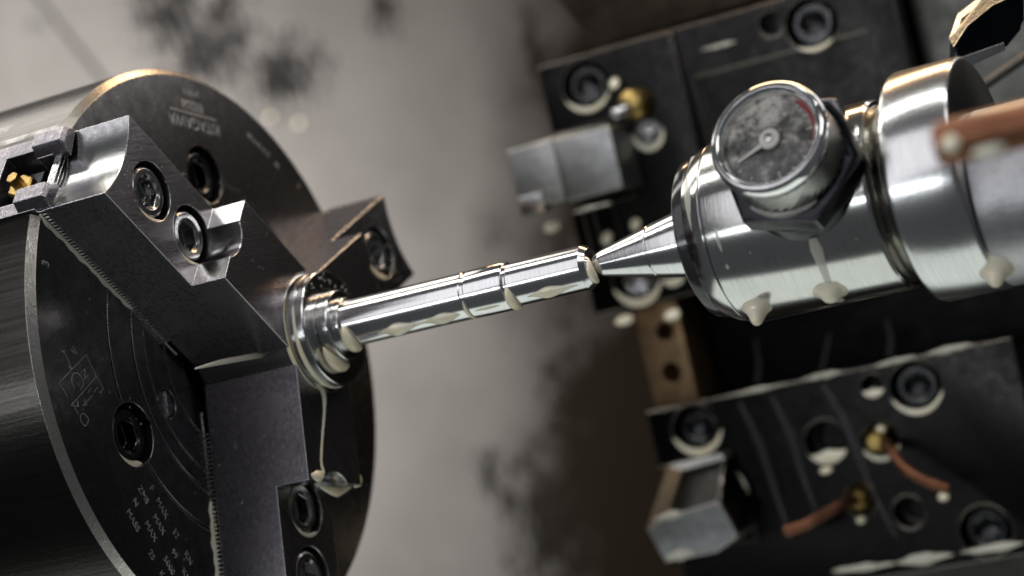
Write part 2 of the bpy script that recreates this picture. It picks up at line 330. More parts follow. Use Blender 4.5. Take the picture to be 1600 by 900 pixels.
for pl in cb.data.polygons:
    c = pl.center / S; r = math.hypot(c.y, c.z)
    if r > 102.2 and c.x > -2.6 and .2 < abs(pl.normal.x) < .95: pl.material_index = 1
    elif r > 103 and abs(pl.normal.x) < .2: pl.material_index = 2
for k in (1, -1, 3):
    a = A1 + k * PI / 3; fr = Frame(er(a) * 66.68 + Vector((-1.9, 0, 0)), (1, 0, 0), er(a + .35))
    part('mounting_screw', cap_screw(fr, 9.2, 5.6, 10), 'black_screw', ck)
fr = Frame(er(A1 + PI / 3) * 42.3 + Vector((-.9, 0, 0)), (1, 0, 0))
part('slotted_plug', cut(lathe([(-2, 4.9), (-.3, 4.9), (0, 4.5)], fr, 32), [prism([(-8, -.7), (8, -.7), (8, .7), (-8, .7)], Frame(fr.o, (1, 0, 0), er(PH + 2.1)), -.9, 1)]), 'jaw', ck)
# engraved writing on the face
def face_text(s, size, r, a, flip=True, name='engraving', mat='engraved', right=None, off=(0, 0), sp=1., ctr=None, thick=.1):
    up = -er(a) if flip else er(a)
    if right is not None: up = Vector((0, -right.z, right.y))
    rt = Vector((0, up.z, -up.y)); c = (ctr if ctr is not None else er(a) * r) + rt * off[0] + up * off[1]
    return part(name, text_bm(s, size, c, rt, up, .04, thick, sp), mat, ck)
a = PH - math.radians(58)
face_text('KITAGAWA', 6.4, 85.6, a, sp=.92); face_text('BB208', 5.2, 92.3, a); face_text('JAPAN', 3.4, 97.2, a)
rt = Vector((0, -er(a).z, er(a).y)); bm = bmesh.new(); c = er(a) * 89.0 + Vector((.05, 0, 0))
prism([(-14.5, -.3), (14.5, -.3), (14.5, .3), (-14.5, .3)], Frame(c, (1, 0, 0), rt), 0, .06, bm); part('engraved_rule', bm, 'engraved', ck)
for i, ch in enumerate('M1009 M'):
    aa = PH - math.radians(80.6 + 11.5 * i / 6)
    if ch != ' ': face_text(ch, 3.2, 93.3, aa, False)
face_text('3', 5.0, 98.0, PH + math.radians(18.3), False, mat='bright')
face_text('1', 3.6, 97.0, PH - math.radians(101), False)
d = Vector((0, .40, -.917)); F0 = Vector((0, -60.6, -38.5))
upv = Vector((0, .917, .40))
for i, (s, x0) in enumerate([('F', 0), ('MAX', 8), ('32', 18.5), ('KN', 28.5)]): face_text(s, 3.6, 0, 0, right=d, ctr=F0 + d * x0)
for s, x0, r_ in [('ZMS', -1, 1), ('MAX', 11, 1), ('99', 23, 1), ('KN', 32, 1), ('N', -1.5, 2), ('MAX', 10, 2), ('5000', 24, 2), ('MASS', 2, 3), ('25', 16, 3), ('KG', 25, 3)]:
    face_text(s, 3.6, 0, 0, right=d, ctr=F0 + d * x0 - upv * (5.4 * r_))
def pxl(cx, cy): return onX(80 + cx / 6.425, 540 + cy / 6.425, 0)
bm = bmesh.new()
for pl in [[(80, 372), (348, 92), (455, 310)], [(455, 310), (525, 430), (490, 475)], [(455, 310), (200, 600), (270, 610), (265, 550)], [(80, 372), (165, 515)], [(110, 50), (150, 100), (210, 240), (170, 205)], [(235, 435), (205, 350), (225, 280), (270, 280), (310, 330), (325, 390), (295, 440)], [(300, 270), (340, 235), (335, 340), (370, 295)], [(365, 475), (400, 425)], [(425, 470), (465, 420)], [(415, 500), (340, 580), (335, 540)], [(340, 580), (315, 605), (365, 590)], [(235, 620), (275, 690)], [(200, 40), (240, 80)], [(215, 10), (260, 80)], [(330, 680), (375, 740), (345, 805), (300, 760), (295, 700), (330, 680)], [(315, 640), (325, 650)]]:
    P = [pxl(*q) for q in pl]; Q = smooth_path(P, 3) if len(pl) > 5 else P
    for q0, q1 in zip(Q[:-1], Q[1:]):
        t = (q1 - q0); ln = t.length; t.normalize(); prism([(-.05, -.16), (ln + .05, -.16), (ln + .05, .16), (-.05, .16)], Frame(q0, (1, 0, 0), t), .01, .07, bm)
part('engraved_pictogram', bm, 'engraved', ck)
# one jaw with its carrier, screws and serrations, then two turned copies
NT = 18
fr = Frame((0, 0, 0), (1, 0, 0), er(A1))         # u = radial, v = tangential
ts = [-HW + 2 * HW * i / NT for i in range(NT + 1)]
outl = [(math.sqrt(21.6 ** 2 - t * t), t) for t in ts] + [(99.6 + 3.6 * (t / HW) ** 2, t) for t in reversed(ts)]
bm = prism(outl, fr, 2.25, H2)
cut_top = prism([(RS, -30), (120, -30), (120, 30), (RS, 30)], fr, H1, H2 + 10)
cs = [cut_top] + [cyl(Frame(er(A1) * r, (1, 0, 0)), H1 - 12, H2 + 5, 10.3) for r in (60., 83.6)]
jaw = part('chuck_jaw', cut(bm, cs), 'jaw', ck, 28)
jaw.data.materials.append(M['ground'])
for pl in jaw.data.polygons:
    if abs(pl.normal.x) < .3 and abs(pl.normal.dot(er(A1))) > .8: pl.material_index = 1
    c = pl.center / S
    if abs(pl.normal.x) < .3 and c.x > H1 - .5 and abs(c.dot(et(A1))) < 11 and c.dot(er(A1)) < 60: pl.material_index = 1
for r, tw in ((60., .2), (83.6, .6)):
    part('cap_screw', cap_screw(Frame(er(A1) * r + Vector((H1 - 1.2, 0, 0)), (1, 0, 0), er(A1 + tw)), 8.9, 5.4), 'screw', jaw)
bm = bmesh.new(); x = 30.
while x < 103:
    q = [Vector((h_, 0, 0)) + er(A1) * (x + o_) for h_, o_ in ((-.2, 0), (2.3, .42), (2.3, .72), (-.2, 1.14))]
    rings(bm, [[v + et(A1) * t for v in q] for t in (-HW + .05, HW - .05)]); x += 1.5
s = part('serration', bm, 'bright', jaw); s['kind'] = 'stuff'
frr = Frame((0, 0, 0), er(A1), (1, 0, 0))
bm = prism([(-32, -16.8), (-.1, -16.8), (-.1, 16.8), (-32, 16.8)], frr, 22.5, 104.6)
bm = cut(bm, [prism([(-9, -7), (3, -7), (3, 7), (-9, 7)], frr, 50, 115), prism([(-21, -11.5), (-9.01, -11.5), (-6.5, -9.5), (-6.5, 9.5), (-9.01, 11.5), (-21, 11.5)], frr, 50, 115)])
mj = part('master_jaw', bm, 'jaw', jaw)
bm = prism([(-18, -9), (-10, -9), (-10, 9), (-18, 9)], frr, 70, 97); part('t_nut', bm, 'bright', jaw)
for sd in (-1, 1):                      # lugs of the carrier standing proud beyond the jaw's hollow end
    pts = [(102.0, 7.2), (104.5, 7.2), (108.2, 9.5), (108.2, 15.0), (104.5, 16.7), (103.6, 16.7)]
    rs = [[Vector((x, 0, 0)) + er(A1) * (r if x < 5 else min(r, 106.6)) + et(A1) * (sd * t) for r, t in pts] for x in (-7, 4.4, 5.6)]
    bl = bmesh.new(); rings(bl, rs); part('lug', bl, 'jaw', jaw)
bt = lathe([(0, 5.2), (2.2, 5.2), (2.8, 4.6), (2.8, 2.2), (7, 2.2), (7, .2)], Frame(er(A1) * 99 + Vector((-14, 0, 0)), er(A1)), 6); part('stop_screw', bt, 'brass', jaw)
for a in (A2, A3):
    j2 = jaw.copy(); COL.objects.link(j2); j2.rotation_euler = (a - A1, 0, 0); j2.parent = ck
    for ch in list(jaw.children):
        c2 = ch.copy(); COL.objects.link(c2); c2.parent = j2

# ------------------------------------------------------------------ workpiece
wp = thing('turned_shaft', 'bright stepped steel shaft clamped in the chuck and held by the centre', 'shaft')
part('flange', lathe([(2, 1), (2, 20.9), (39.6, 20.9), (39.8, 20.3), (43.2, 20.3), (43.4, 19.6), (44.0, 19.6), (44.2, 20.4), (46.8, 20.4), (47.2, 20.0), (47.2, 1)], XF, 128), 'flange', wp)
part('hub', lathe([(47.0, 1), (47.0, 12.0), (47.6, 12.6), (51.4, 12.6), (51.8, 12.2), (51.8, 9.4), (54.0, 9.4), (54.3, 9.0), (54.3, 1)], XF, 96), 'flange', wp)
part('main_journal', lathe([(54, 1), (54, 8.15), (101.2, 8.15), (101.5, 7.85), (102.9, 7.85), (103.2, 8.25), (116.6, 8.3), (117.4, 7.9), (117.4, 1)], XF, 96), 'turned', wp)
part('end_journal', lathe([(117.2, 1), (117.2, 7.0), (118.4, 7.0), (118.9, 7.45), (146.0, 7.45), (148.0, 6.1), (148.15, 3.6), (146.6, 1.9), (146.6, .5)], XF, 96), 'turned', wp)

# ------------------------------------------------------------------ live centre with gauge
lc = thing('live_center', 'steel live centre with a round pressure gauge on its body', 'live center', (220, 0, 0))
part('cone_point', lathe([(146.9, .6), (147.1, 1.7), (151.6, 4.3), (152.4, 4.5), (170.6, 8.75), (170.75, 8.6), (171.05, 8.6), (171.2, 8.9), (181, 11.0), (189.5, 11.9), (189.5, 1)], XF, 96), 'turned', lc)
part('seal_ring', lathe([(188.2, 9), (188.2, 24.6), (188.9, 25.6), (191.2, 26.2), (192.4, 26.0), (192.4, 9)], XF, 128), 'seal', lc)
part('front_ring', lathe([(192.2, 9), (192.2, 26.0), (196.0, 28.4), (199.2, 29.4), (199.4, 29.0), (199.8, 29.0), (199.8, 9)], XF, 128), 'body', lc)
part('body', lathe([(199.6, 9), (199.6, 29.6), (200.4, 30.1), (252.6, 30.1), (253.6, 29.4), (253.6, 9)], XF, 128), 'body', lc)
part('groove', lathe([(253, 9), (253, 28.2), (255, 27.4), (258, 28.6), (260.5, 27.0), (262, 26), (262, 9)], XF, 96), 'groove', lc)
part('collar', lathe([(260.6, 9), (260.6, 34.4), (261.4, 35.6), (262.8, 36.2), (281.4, 36.2), (282.6, 35.6), (283, 34.6), (283, 9)], XF, 128), 'collar', lc)
gn = Vector((0, -.885, .465)).normalized(); GF = Frame((233, 0, 0), gn, (1, 0, 0))
ga = part('pressure_gauge', lathe([(16, 14), (16, 20.5), (29.0, 20.5), (29.6, 19.8), (29.6, 14)], GF, 96), 'nut', lc)
dimg = onD(1230, 300, 700) - onD(1230, 250, 700); dimg -= gn * dimg.dot(gn)
bm = lathe([(29.4, 15), (29.0, 22.6), (29.8, 23.6), (36.2, 23.6), (37.6, 20.6), (37.4, 15)], Frame(GF.o, gn, dimg), 6, ph=PI / 6)
bmesh.ops.bevel(bm, geom=bm.edges[:], offset=.45, segments=2, affect='EDGES'); part('hex_nut', bm, 'nut', ga)
bm = bmesh.new(); nk = 72; rs = []
for i in range(8):
    d_ = 37.2 + 10.6 * i / 7
    rs.append([GF.p(d_, (17.4 + .7 * ((j + i) % 2)) * math.cos(2 * PI * j / nk), (17.4 + .7 * ((j + i) % 2)) * math.sin(2 * PI * j / nk)) for j in range(nk)])
rings(bm, rs); part('knurled_ring', bm, 'knurl', ga, 10)
part('bezel', lathe([(47.6, 14), (47.6, 17.6), (48.6, 18.3), (50.4, 18.6), (52.4, 18.5), (53.4, 18.0), (53.9, 17.2), (53.9, 16.0), (53.3, 15.2), (52.2, 14.7), (50.0, 14.6), (50.0, 14)], GF, 128, loop=True, c0=False, c1=False), 'chrome', ga)
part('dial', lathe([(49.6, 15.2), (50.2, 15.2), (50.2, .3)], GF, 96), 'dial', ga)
# needle points to the lower left in the picture
q = onD(1140, 245, 680) - onD(1200, 213, 680); q = q - gn * q.dot(gn); q.normalize(); qs = gn.cross(q)
bm = bmesh.new(); nf = Frame(GF.p(51.0, 0, 0), gn, q)
prism([(-1.5, -.9), (11.5, -.35), (11.5, .35), (-1.5, .9)], nf, 0, .35, bm); part('needle', bm, 'white', ga)
part('needle_hub', lathe([(-.2, 3.3), (.7, 3.3), (1.0, 2.9), (1.0, .2)], nf, 40), 'white', ga)
part('hub_pin', lathe([(.9, 1.5), (1.5, 1.4), (1.6, .2)], nf, 24), 'bright', ga)
bm = bmesh.new()
for i in range(13):
    t = math.radians(-10 + i * 21); dv = q * math.cos(t) + qs * math.sin(t); sd = gn.cross(dv); long = i % 4 == 0
    prism([(11.2 if long else 12.3, -.16), (13.4, -.12), (13.4, .12), (11.2 if long else 12.3, .12)], Frame(GF.p(50.25, 0, 0), gn, dv), 0, .08, bm)
tk = part('dial_tick', bm, 'white', ga); tk['kind'] = 'stuff'
bm = bmesh.new(); pr0 = onD(1272, 195, 680) - onD(1200, 213, 680); pr0 = (pr0 - gn * pr0.dot(gn)).normalized(); ps = gn.cross(pr0)
rr_ = [[], []]
for i in range(17):
    t = math.radians(-38 + 76 * i / 16); dv = pr0 * math.cos(t) + ps * math.sin(t); rr_[0].append(GF.p(50.3, 0, 0) + dv * 13.3); rr_[1].append(GF.p(50.3, 0, 0) + dv * 14.5)
V0 = [bm.verts.new(v) for v in rr_[0]]; V1 = [bm.verts.new(v) for v in rr_[1]]
for i in range(16): bm.faces.new((V0[i], V0[i + 1], V1[i + 1], V1[i]))
part('red_arc', bm, 'red', ga)
part('glass', lathe([(51.9, 15.05), (52.3, 14.6), (52.5, 8), (52.55, .2)], GF, 64, c0=False), 'glass', ga)
sp_ = onD(1346, 263, 705)
part('set_screw', ball(sp_, 1.6, 1.6, 1.6, sub=2), 'bright', lc)
ql = thing('tailstock_quill', 'dull grey steel cylinder behind the live centre collar', 'quill', (340, -3, -10))
part('barrel', lathe([(283.2, 1), (283.2, 26.6), (284, 27.2), (460, 27.2), (460, 1)], Frame((0, -2.6, -8.4), (1, 0, 0)), 96), 'quill', ql)

# ------------------------------------------------------------------ turret and tool holders
tu = thing('tool_turret', 'dark grey turret body behind the tool holders', 'turret', (200, 300, 0))
part('turret_face', box(108, 520, 292, 420, -220, 135, bev=3), 'block2', tu)
part('holder_seat', box(60, 470, 262, 293, -19.5, 92, bev=2), 'block', tu)
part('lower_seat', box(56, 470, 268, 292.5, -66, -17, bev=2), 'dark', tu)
bm = box(205, 330, 246, 262.5, -10, 120, bev=4); bm = cut(bm, [cyl(Frame((222, 240, 84), (0, 1, 0)), -5, 20, 4.2), ])
part('index_plate', bm, 'block2', tu)
pr_ = [onY(x, y, 264) for x, y in ((800, -80), (868, -5), (928, 72), (1010, 52), (1240, -18), (1240, -90))]
b3 = bmesh.new(); rings(b3, [[v + Vector((0, d_, 0)) for v in pr_] for d_ in (0, 60)]); part('turret_rim', b3, 'rusty', tu)
YF = Vector((0, -1, 0))
def ycyl(x, z, r, d0, d1, Y=230.): return cyl(Frame((x, Y, z), (0, -1, 0)), d0, d1, r, 36)
# upper holder
uh = thing('tool_holder', 'black bolted tool holder above the live centre', 'tool holder', (120, 250, 90), 'tool holders on the turret')
blk = box(42, 106.5, 230, 262, -19.5, 92, bev=.8)
blk = cut(blk, [ycyl(62.7, 78.4, 11.2, -14, 3), ycyl(65, -8.5, 11.2, -14, 3), ycyl(86, 51.4, 6.2, -12, 3), ycyl(85.6, 65.6, 5, -12, 3), ycyl(82, -9, 5.5, -14, 3), box(38, 73, 226, 246, 27, 62), box(48, 62, 226, 240, 4, 27.5)])
part('block', blk, 'block', uh)
blk2 = cut(box(107.2, 204, 231, 262, -19.5, 92, bev=.8), [ycyl(167.5, 78.3, 11.4, -14, 3), ycyl(150.5, 83, 5.5, -12, 3), box(112, 190, 226, 235, -30, 70)])
part('clamp_block', blk2, 'block', uh)
for x, z in ((62.7, 78.4), (65, -8.5), (167.5, 78.3)): part('cap_screw', cap_screw(Frame((x, 232.5, z), (0, -1, 0)), 9, 5.4), 'screw' if z < 0 else 'black_screw', uh)
part('nozzle_nipple', lathe([(0, 2.6), (11, 2.6), (12, 2.0), (12, .2)], Frame((84.5, 226, 65.2), (-.55, -.8, -.25)), 24), 'bright', uh)
nz = part('coolant_nozzle', lathe([(-6, 4.6), (0, 6.6), (3, 7.2), (6.5, 6.4), (8.6, 4.2), (9.2, 2.6), (8.2, 2.2), (8.2, .2)], Frame((85.6, 230, 65.6), (-.35, -.9, -.1)), 36), 'brass', uh)
part('nozzle_socket', lathe([(-4, 6), (-1, 6), (-1, 3.4), (2, 3.0), (3, 1.6), (3, .2)], Frame((86, 230, 51.4), (0, -1, 0)), 32), 'screw', uh)
# lower holder
lh = thing('tool_holder', 'black bolted tool holder at the lower right with copper nozzles', 'tool holder', (140, 250, -110), 'tool holders on the turret')
LB = [(76.4, -76.8), (175.3, -77.5), (190.3, -141)]
hol = [(157.5, -73.2, 5.0)] + [(o_.x, o_.z, r) for o_, r in ((onY(1290, 690), 9.5), (onY(1375, 690), 8), (onY(1345, 782), 7), (onY(1420, 800), 7))]
blk = cut(box(55, 219, 230, 275, -153, -65.2, bev=.8), [ycyl(x, z, 11.2, -14, 3) for x, z in LB] + [ycyl(x, z, r, -14, 3) for x, z, r in hol] + [box(45, 92, 226, 248, -128, -90)])
part('block', blk, 'block', lh)
for x, z in LB: part('cap_screw', cap_screw(Frame((x, 233, z), (0, -1, 0)), 9, 5.4), 'black_screw', lh)
for (px, py, r) in ((1372, 688, 5.2), (1345, 780, 5.0)):
    o_ = onY(px, py); part('brass_fitting', lathe([(-8, r), (2, r), (4, r * .8), (6, r * .6), (6, .2)], Frame((o_.x, 230, o_.z), (0, -1, 0)), 6), 'brass', lh)
def pipe(pts, r): return tube([onY(x, y, Y) for x, y, Y in pts], r, 12, 6)
part('copper_pipe', pipe([(1378, 690, 230), (1392, 702, 214), (1410, 728, 206), (1440, 748, 204), (1482, 764, 204)], 2.3), 'copper', lh)
part('copper_pipe', pipe([(1340, 781, 230), (1322, 784, 214), (1300, 796, 208), (1262, 818, 206), (1228, 830, 206)], 2.3), 'copper', lh)
rb = thing('side_block', 'black stepped block at the right edge beside lower tool holder', 'machine block', (250, 250, -110))
part('block', box(222, 330, 236, 275, -165, -88, bev=.8), 'block', rb)
part('ledge', box(236, 330, 226, 238, -112, -107, bev=.6), 'block2', rb)
part('ledge', box(232, 330, 226, 238, -128, -122, bev=.6), 'block2', rb)
# perforated plate between the holders, warm light painted in as its brown
pt = cut(box(57.5, 78, 236, 262, -64.8, -20, bev=.6), [ycyl(70, -33, 4.2, -20, 3, 236), ycyl(68.5, -51, 4.6, -20, 3, 236)])
solo('perforated_plate', pt, 'plate', 'warm-lit brown metal plate with two holes between the tool holders', 'plate', (68, 240, -40))
rod = solo('guide_rod', lathe([(-66, 2.2), (60, 2.2)], Frame((60, 300, -80), (0, 0, 1)), 20), 'plate', 'thin tan vertical rod left of the brown perforated plate', 'rod', (60, 300, -110))
# tools
t1 = thing('cutting_tool', 'grey square shank cutting tool in the upper tool holder', 'cutting tool', (45, 235, 45), 'turning tools')
ta, tb, tc_ = onY(792, 236, 206), onY(866, 236, 206), onY(962, 252, 206); zt, zb = ta.z, onY(810, 338, 206).z
part('shank', box(tb.x - .1, tc_.x, 207.5, 246, zb + 1.2, zt - .6, bev=.8), 'tool', t1)
part('tool_head', box(ta.x, tb.x, 205.5, 236, zb + 2.0, zt, bev=1.0), 'tool', t1)
part('insert', box(ta.x + 1.0, ta.x + 12, 203.2, 211, zb - .8, zb + 7.5, bev=.5), 'bright', t1)
part('clamp_screw', cap_screw(Frame((ta.x + 15.5, 205.4, zb + 10), (0, -1, 0)), 3.2, 1.9, 3), 'screw', t1)
t2 = thing('cutting_tool', 'pointed grey cutting tool at the bottom in the lower tool holder', 'cutting tool', (70, 235, -115), 'turning tools')
zc = 0
poly = [onY(x, y, 206) for x, y in ((1012, 828), (1030, 812), (1122, 784), (1152, 838), (1120, 862), (1040, 878))]
part('tool_head', prism([(v.x, v.z) for v in poly], Frame((0, 206, 0), (0, 1, 0), (1, 0, 0)), 0, 34) if False else (lambda b: (rings(b, [[v + Vector((0, d_, 0)) for v in poly] for d_ in (0, 34)]), b)[1])(bmesh.new()), 'tool', t2)
def shell(pts, th, name, mat):
    bb = bmesh.new(); q = [onY(x, y, Y) for x, y, Y in pts]; rings(bb, [[v + Vector((0, d_, 0)) for v in q] for d_ in (0, th)]); part(name, bb, mat, t2)
shell([(1044, 727, 222), (1064, 735, 216), (1038, 811, 207), (1010, 828, 212)], 14, 'side_facet', 'warm_steel')
shell([(1064, 736, 222), (1130, 716, 222), (1121, 783, 214), (1038, 811, 214)], 14, 'chip_pocket', 'block2')
shell([(1044, 727, 220), (1128, 710, 220), (1131, 718, 219), (1062, 737, 218)], 12, 'top_edge', 'tool')
shell([(1131, 714, 220), (1182, 780, 226), (1152, 838, 208), (1122, 784, 208)], 10, 'flank', 'block')
# polished black tool end at the top right, thin arm below it
pol = [onD(x, y, 800) for x, y in ((1484, 98), (1484, 62), (1496, 24), (1545, -14), (1600, -40), (1600, 40), (1569, 78), (1500, 110))]
b2 = bmesh.new(); nv = (CAMP - pol[0]).normalized(); rings(b2, [[v - nv * d_ for v in pol] for d_ in (0, 45)]); bmesh.ops.bevel(b2, geom=b2.edges[:], offset=1.6, segments=3, affect='EDGES')
pb = thing('polished_tool', 'glossy black tool end with a bright lower edge at upper right', 'tool', tuple(pol[0]))
part('head', b2, 'polish', pb)
def slab(pts, th):
    bb = bmesh.new(); q = [onD(x, y, D_) for x, y, D_ in pts]; rings(bb, [[v - nv * d_ for v in q] for d_ in (0, th)]); return bb
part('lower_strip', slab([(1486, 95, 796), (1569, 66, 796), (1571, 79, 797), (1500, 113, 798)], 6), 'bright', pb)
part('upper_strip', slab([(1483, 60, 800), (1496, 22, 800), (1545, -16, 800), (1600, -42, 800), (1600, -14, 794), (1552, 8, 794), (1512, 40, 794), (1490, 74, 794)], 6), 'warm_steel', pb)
solo('support_arm', tube([onD(1470, 186, 900), onD(1540, 132, 900), onD(1610, 84, 900)], 2.0, 10, 4), 'block2', 'thin grey arm under the polished tool at upper right', 'arm', tuple(onD(1496, 166, 900)))
# foreground copper pipe
a0, a1 = onD(1468, 226, 540), onD(1720, 168, 525)
fp = thing('copper_pipe', 'blurred copper coolant pipe end in front of the collar', 'pipe', tuple(a0))
fr = Frame(a0, a1 - a0)
part('tube', lathe([(0, 3.9), (-.5, 4.6), (.4, 5.1), (2, 5.2), (60, 5.2), (60, 3.0), (8, 3.2), (3, 3.4)], fr, 40, loop=True, c0=False, c1=False), 'copper', fp)

# ------------------------------------------------------------------ coolant
CG = 'milky coolant clinging to the machine'
def cool(bm, label, base=(0, 0, 0), name='coolant_drop', mat='coolant', cat='coolant'): return solo(name, bm, mat, label, cat, tuple(base), CG, 60)
def bell(X, r, wd, h, label, cx=(0, 0)):
    c = Vector((X, cx[0], cx[1])) + G * (r - 1.2); fr = Frame(c, G, (1, 0, 0)); k = wd / 7.5; e = h / 8.6
    e = h / 7.
    prof = [(-2.4, 8.8 * k), (-1.2, 8.1 * k), (-.1, 7.1 * k), (.8, 6.0 * k), (.8 + .9 * e, 4.7 * k), (.8 + 1.9 * e, 3.7 * k), (.8 + 3.0 * e, 3.0 * k), (.8 + 4.1 * e, 2.5 * k), (.8 + 5.1 * e, 1.95 * k), (.8 + 5.8 * e, 1.2 * k), (.8 + 6.1 * e, .4 * k), (.8 + 6.15 * e, .05)]
    bm = lathe(prof, fr, 28)
    for v in bm.verts:                      # wrap the skirt round the cylinder
        q = v.co - c; y = q.dot(fr.v); v.co -= G * (min(r - math.sqrt(max(r * r - y * y, 0)), 8))
    return cool(bm, label, c)
bell(206.5, 30.1, 6.6, 7.4, 'milky coolant drop hanging below the front of the live centre')
bell(231, 30.1, 8.0, 4.6, 'milky coolant drop hanging below the gauge on the live centre')
bell(283, 36.0, 7.0, 6.0, 'milky coolant drop hanging from the rear of the collar')
def under(X, r, L_, h, label, sq=.55):
    """drop drawn out along the underside of the shaft, pointed at both ends"""
    D = (G + Vector((0, -.30, .06))).normalized(); n = 14; P, R = [], []
    for i in range(n + 1):
        f = i / n; k = math.sin(PI * f) ** 1.5 * (1 + .25 * math.sin(2 * PI * f)); P.append(Vector((X + (2 * f - 1) * L_, 0, 0)) + D * (r - .1 + h * .35 * k)); R.append(.1 + h * k)
    return cool(tube(P, R, 16, 2, (D, sq)), label, Vector((X, 0, 0)) + D * r)
def rivulet(x0, x1, r, bumps, label):
    D = (G + Vector((0, -.28, .05))).normalized(); n = 60; P, R = [], []
    for i in range(n + 1):
        x = x0 + (x1 - x0) * i / n; k = sum(h * math.exp(-((x - c) / (w0 if x < c else w1)) ** 2) for c, h, w0, w1 in bumps); e = min(1, i / 4, (n - i) / 4)
        P.append(Vector((x, 0, 0)) + D * (r - .25 + .38 * k)); R.append((.42 + 1.0 * k) * max(e, .1))
    return cool(tube(P, R, 14, 1, (D, .6)), label, Vector((x0, 0, 0)) + D * r, 'coolant_rivulet')
rivulet(60, 100.5, 8.1, [(74.5, 2.1, 4.2, 5.6), (92.5, 1.7, 4.8, 5.2)], 'wavy coolant line with two drops under the long part of the shaft')
rivulet(104, 116.5, 8.2, [(110, .35, 4, 4)], 'thin coolant line under the shaft collar right of the groove')
rivulet(121.5, 145.5, 7.4, [(132.5, 1.75, 4.2, 6.4)], 'coolant line with one long drop under the thin shaft end')
# creases filled with coolant: crescents round the axis
def crescent(X, r, a0, a1, wd, hgt, X1=None, k=26, fr=XF):
    """rounded bead following the cylinder of radius r from angle a0 to a1"""
    P, R = [], []
    for i in range(k + 1):
        f = i / k; a = a0 + (a1 - a0) * f; P.append(Vector((X, 0, 0)) + er(a) * (r + hgt * .2)); R.append(max(.12, wd * math.sin(PI * f) ** .7))
    bm = bmesh.new(); seg = 10; rs = []
    for i, q in enumerate(P):
        a = a0 + (a1 - a0) * i / k; s_ = R[i] / wd
        rs.append([q + Vector((1, 0, 0)) * (R[i] * math.cos(2 * PI * j / seg)) + er(a) * (hgt * s_ * math.sin(2 * PI * j / seg)) for j in range(seg)])
    rings(bm, rs); return bm
DN = math.atan2(G.z, G.y)                 # "down" round the spindle axis
cool(crescent(119.0, 7.4, DN - .95, DN + .75, 1.9, 1.7), 'coolant bead in the shoulder near the middle of the shaft', (119, 0, 0))
cool(crescent(55.6, 8.3, DN - .95, DN + .7, 2.3, 2.4), 'coolant bead filling the corner between shaft and hub', (55, 0, 0))
cool(crescent(48.4, 13.2, DN - .55, DN + .75, 2.0, 2.8), 'coolant bead on the flange face below the hub', (48, 0, 0))
cool(crescent(43.7, 20.0, DN - 1.5, DN + .9, 1.0, 1.1), 'thin coolant ring in the groove of the flange', (43, 0, 0))
cool(crescent(39.9, 20.9, DN - 1.9, DN + .5, .8, .7), 'coolant line where the flange meets the jaws', (40, 0, 0))
cool(crescent(149.2, 4.9, DN - 1.5, DN + .55, 1.3, 2.0), 'coolant bead between the shaft end and the cone point', (149, 0, 0))
cool(crescent(102.2, 8.0, DN - .8, DN + .6, .7, .5), 'fine coolant thread in the narrow shaft groove', (102, 0, 0))
def puddle(fr, r0, r1, ang, half, label, d=-.6, th=1.0):
    """crescent lying in the annular gap round a screw head"""
    bm = bmesh.new(); k = 24; rs = []
    for i in range(k + 1):
        f = i / k; a = ang - half + 2 * half * f; s_ = max(.05, math.sin(PI * f) ** .6); ri = r1 - (r1 - r0) * s_
        def q(r, dd): return fr.p(dd, r * math.cos(a), r * math.sin(a))
        rs.append([q(ri, d - th), q(r1, d - th), q(r1, d + .1), q((ri + r1) / 2, d + .35 * s_), q(ri, d - .1)])
    rings(bm, rs); return cool(bm, label, fr.o, 'coolant_puddle')
def gang(fr): return math.atan2(G.dot(fr.v), G.dot(fr.u))
for a, r, X, wo, half, d_, lab in ((A1, 83.6, H1, 8.8, .9, -.7, 'coolant crescent round the outer screw of the upper left jaw'), (A1, 60., H1, 8.6, .8, -.9, 'coolant crescent round the inner screw of the upper left jaw'),
        (A3, 60., H1, 8.4, 1.1, -.8, 'coolant crescent round the inner screw of the bottom jaw'), (A2, 83.6, H1, 7.8, .9, -.6, 'coolant crescent round the outer screw of the far jaw'),
        (A1 + PI / 3, 66.68, 0, 7.2, 1.0, -2.2, 'coolant crescent in the mounting screw hole at the lower left'), (A1 - PI / 3, 66.68, 0, 8.6, .7, -1.0, 'coolant crescent in the mounting screw hole under the lettering')):
    fr = Frame(er(a) * r + Vector((X, 0, 0)), (1, 0, 0)); puddle(fr, wo, 10.4 if X else 10.95, gang(fr), half, lab, d_)
for x, z, r0, r1, hf, lab in ((62.7, 78.4, 9.2, 11.4, 1.2, 'coolant crescent round the left screw of the upper tool holder'), (65, -8.5, 8.2, 11.6, 1.4, 'coolant crescent round the screw behind the cone point'), (86, 51.4, 5.0, 7.4, 1.8, 'coolant ring round the socket under the brass nozzle'),
        (167.5, 78.3, 9.6, 11.4, .8, 'coolant crescent round the right screw of the upper tool holder'), (76.4, -76.8, 8.6, 11.6, 1.4, 'coolant crescent round the left screw of the lower tool holder'), (175.3, -77.5, 9.4, 11.6, 1.3, 'coolant crescent round the right screw of the lower tool holder'),
        (hol[0][0], hol[0][1], 1.4, 5.2, 1.1, 'coolant in the small hole beside a screw of the lower tool holder'), (hol[1][0], hol[1][1], 3.5, 9.6, 1.0, 'coolant pooled in the large nozzle hole of the lower holder'), (hol[2][0], hol[2][1], 6.2, 8.4, 1.3, 'coolant crescent under the brass fitting with the right copper pipe'), (82, -9, 2.0, 5.8, 1.2, 'coolant in the small hole behind the cone point')):
    fr = Frame((x, 229.6, z), (0, -1, 0)); puddle(fr, r0, r1, gang(fr), hf, lab, -.2)
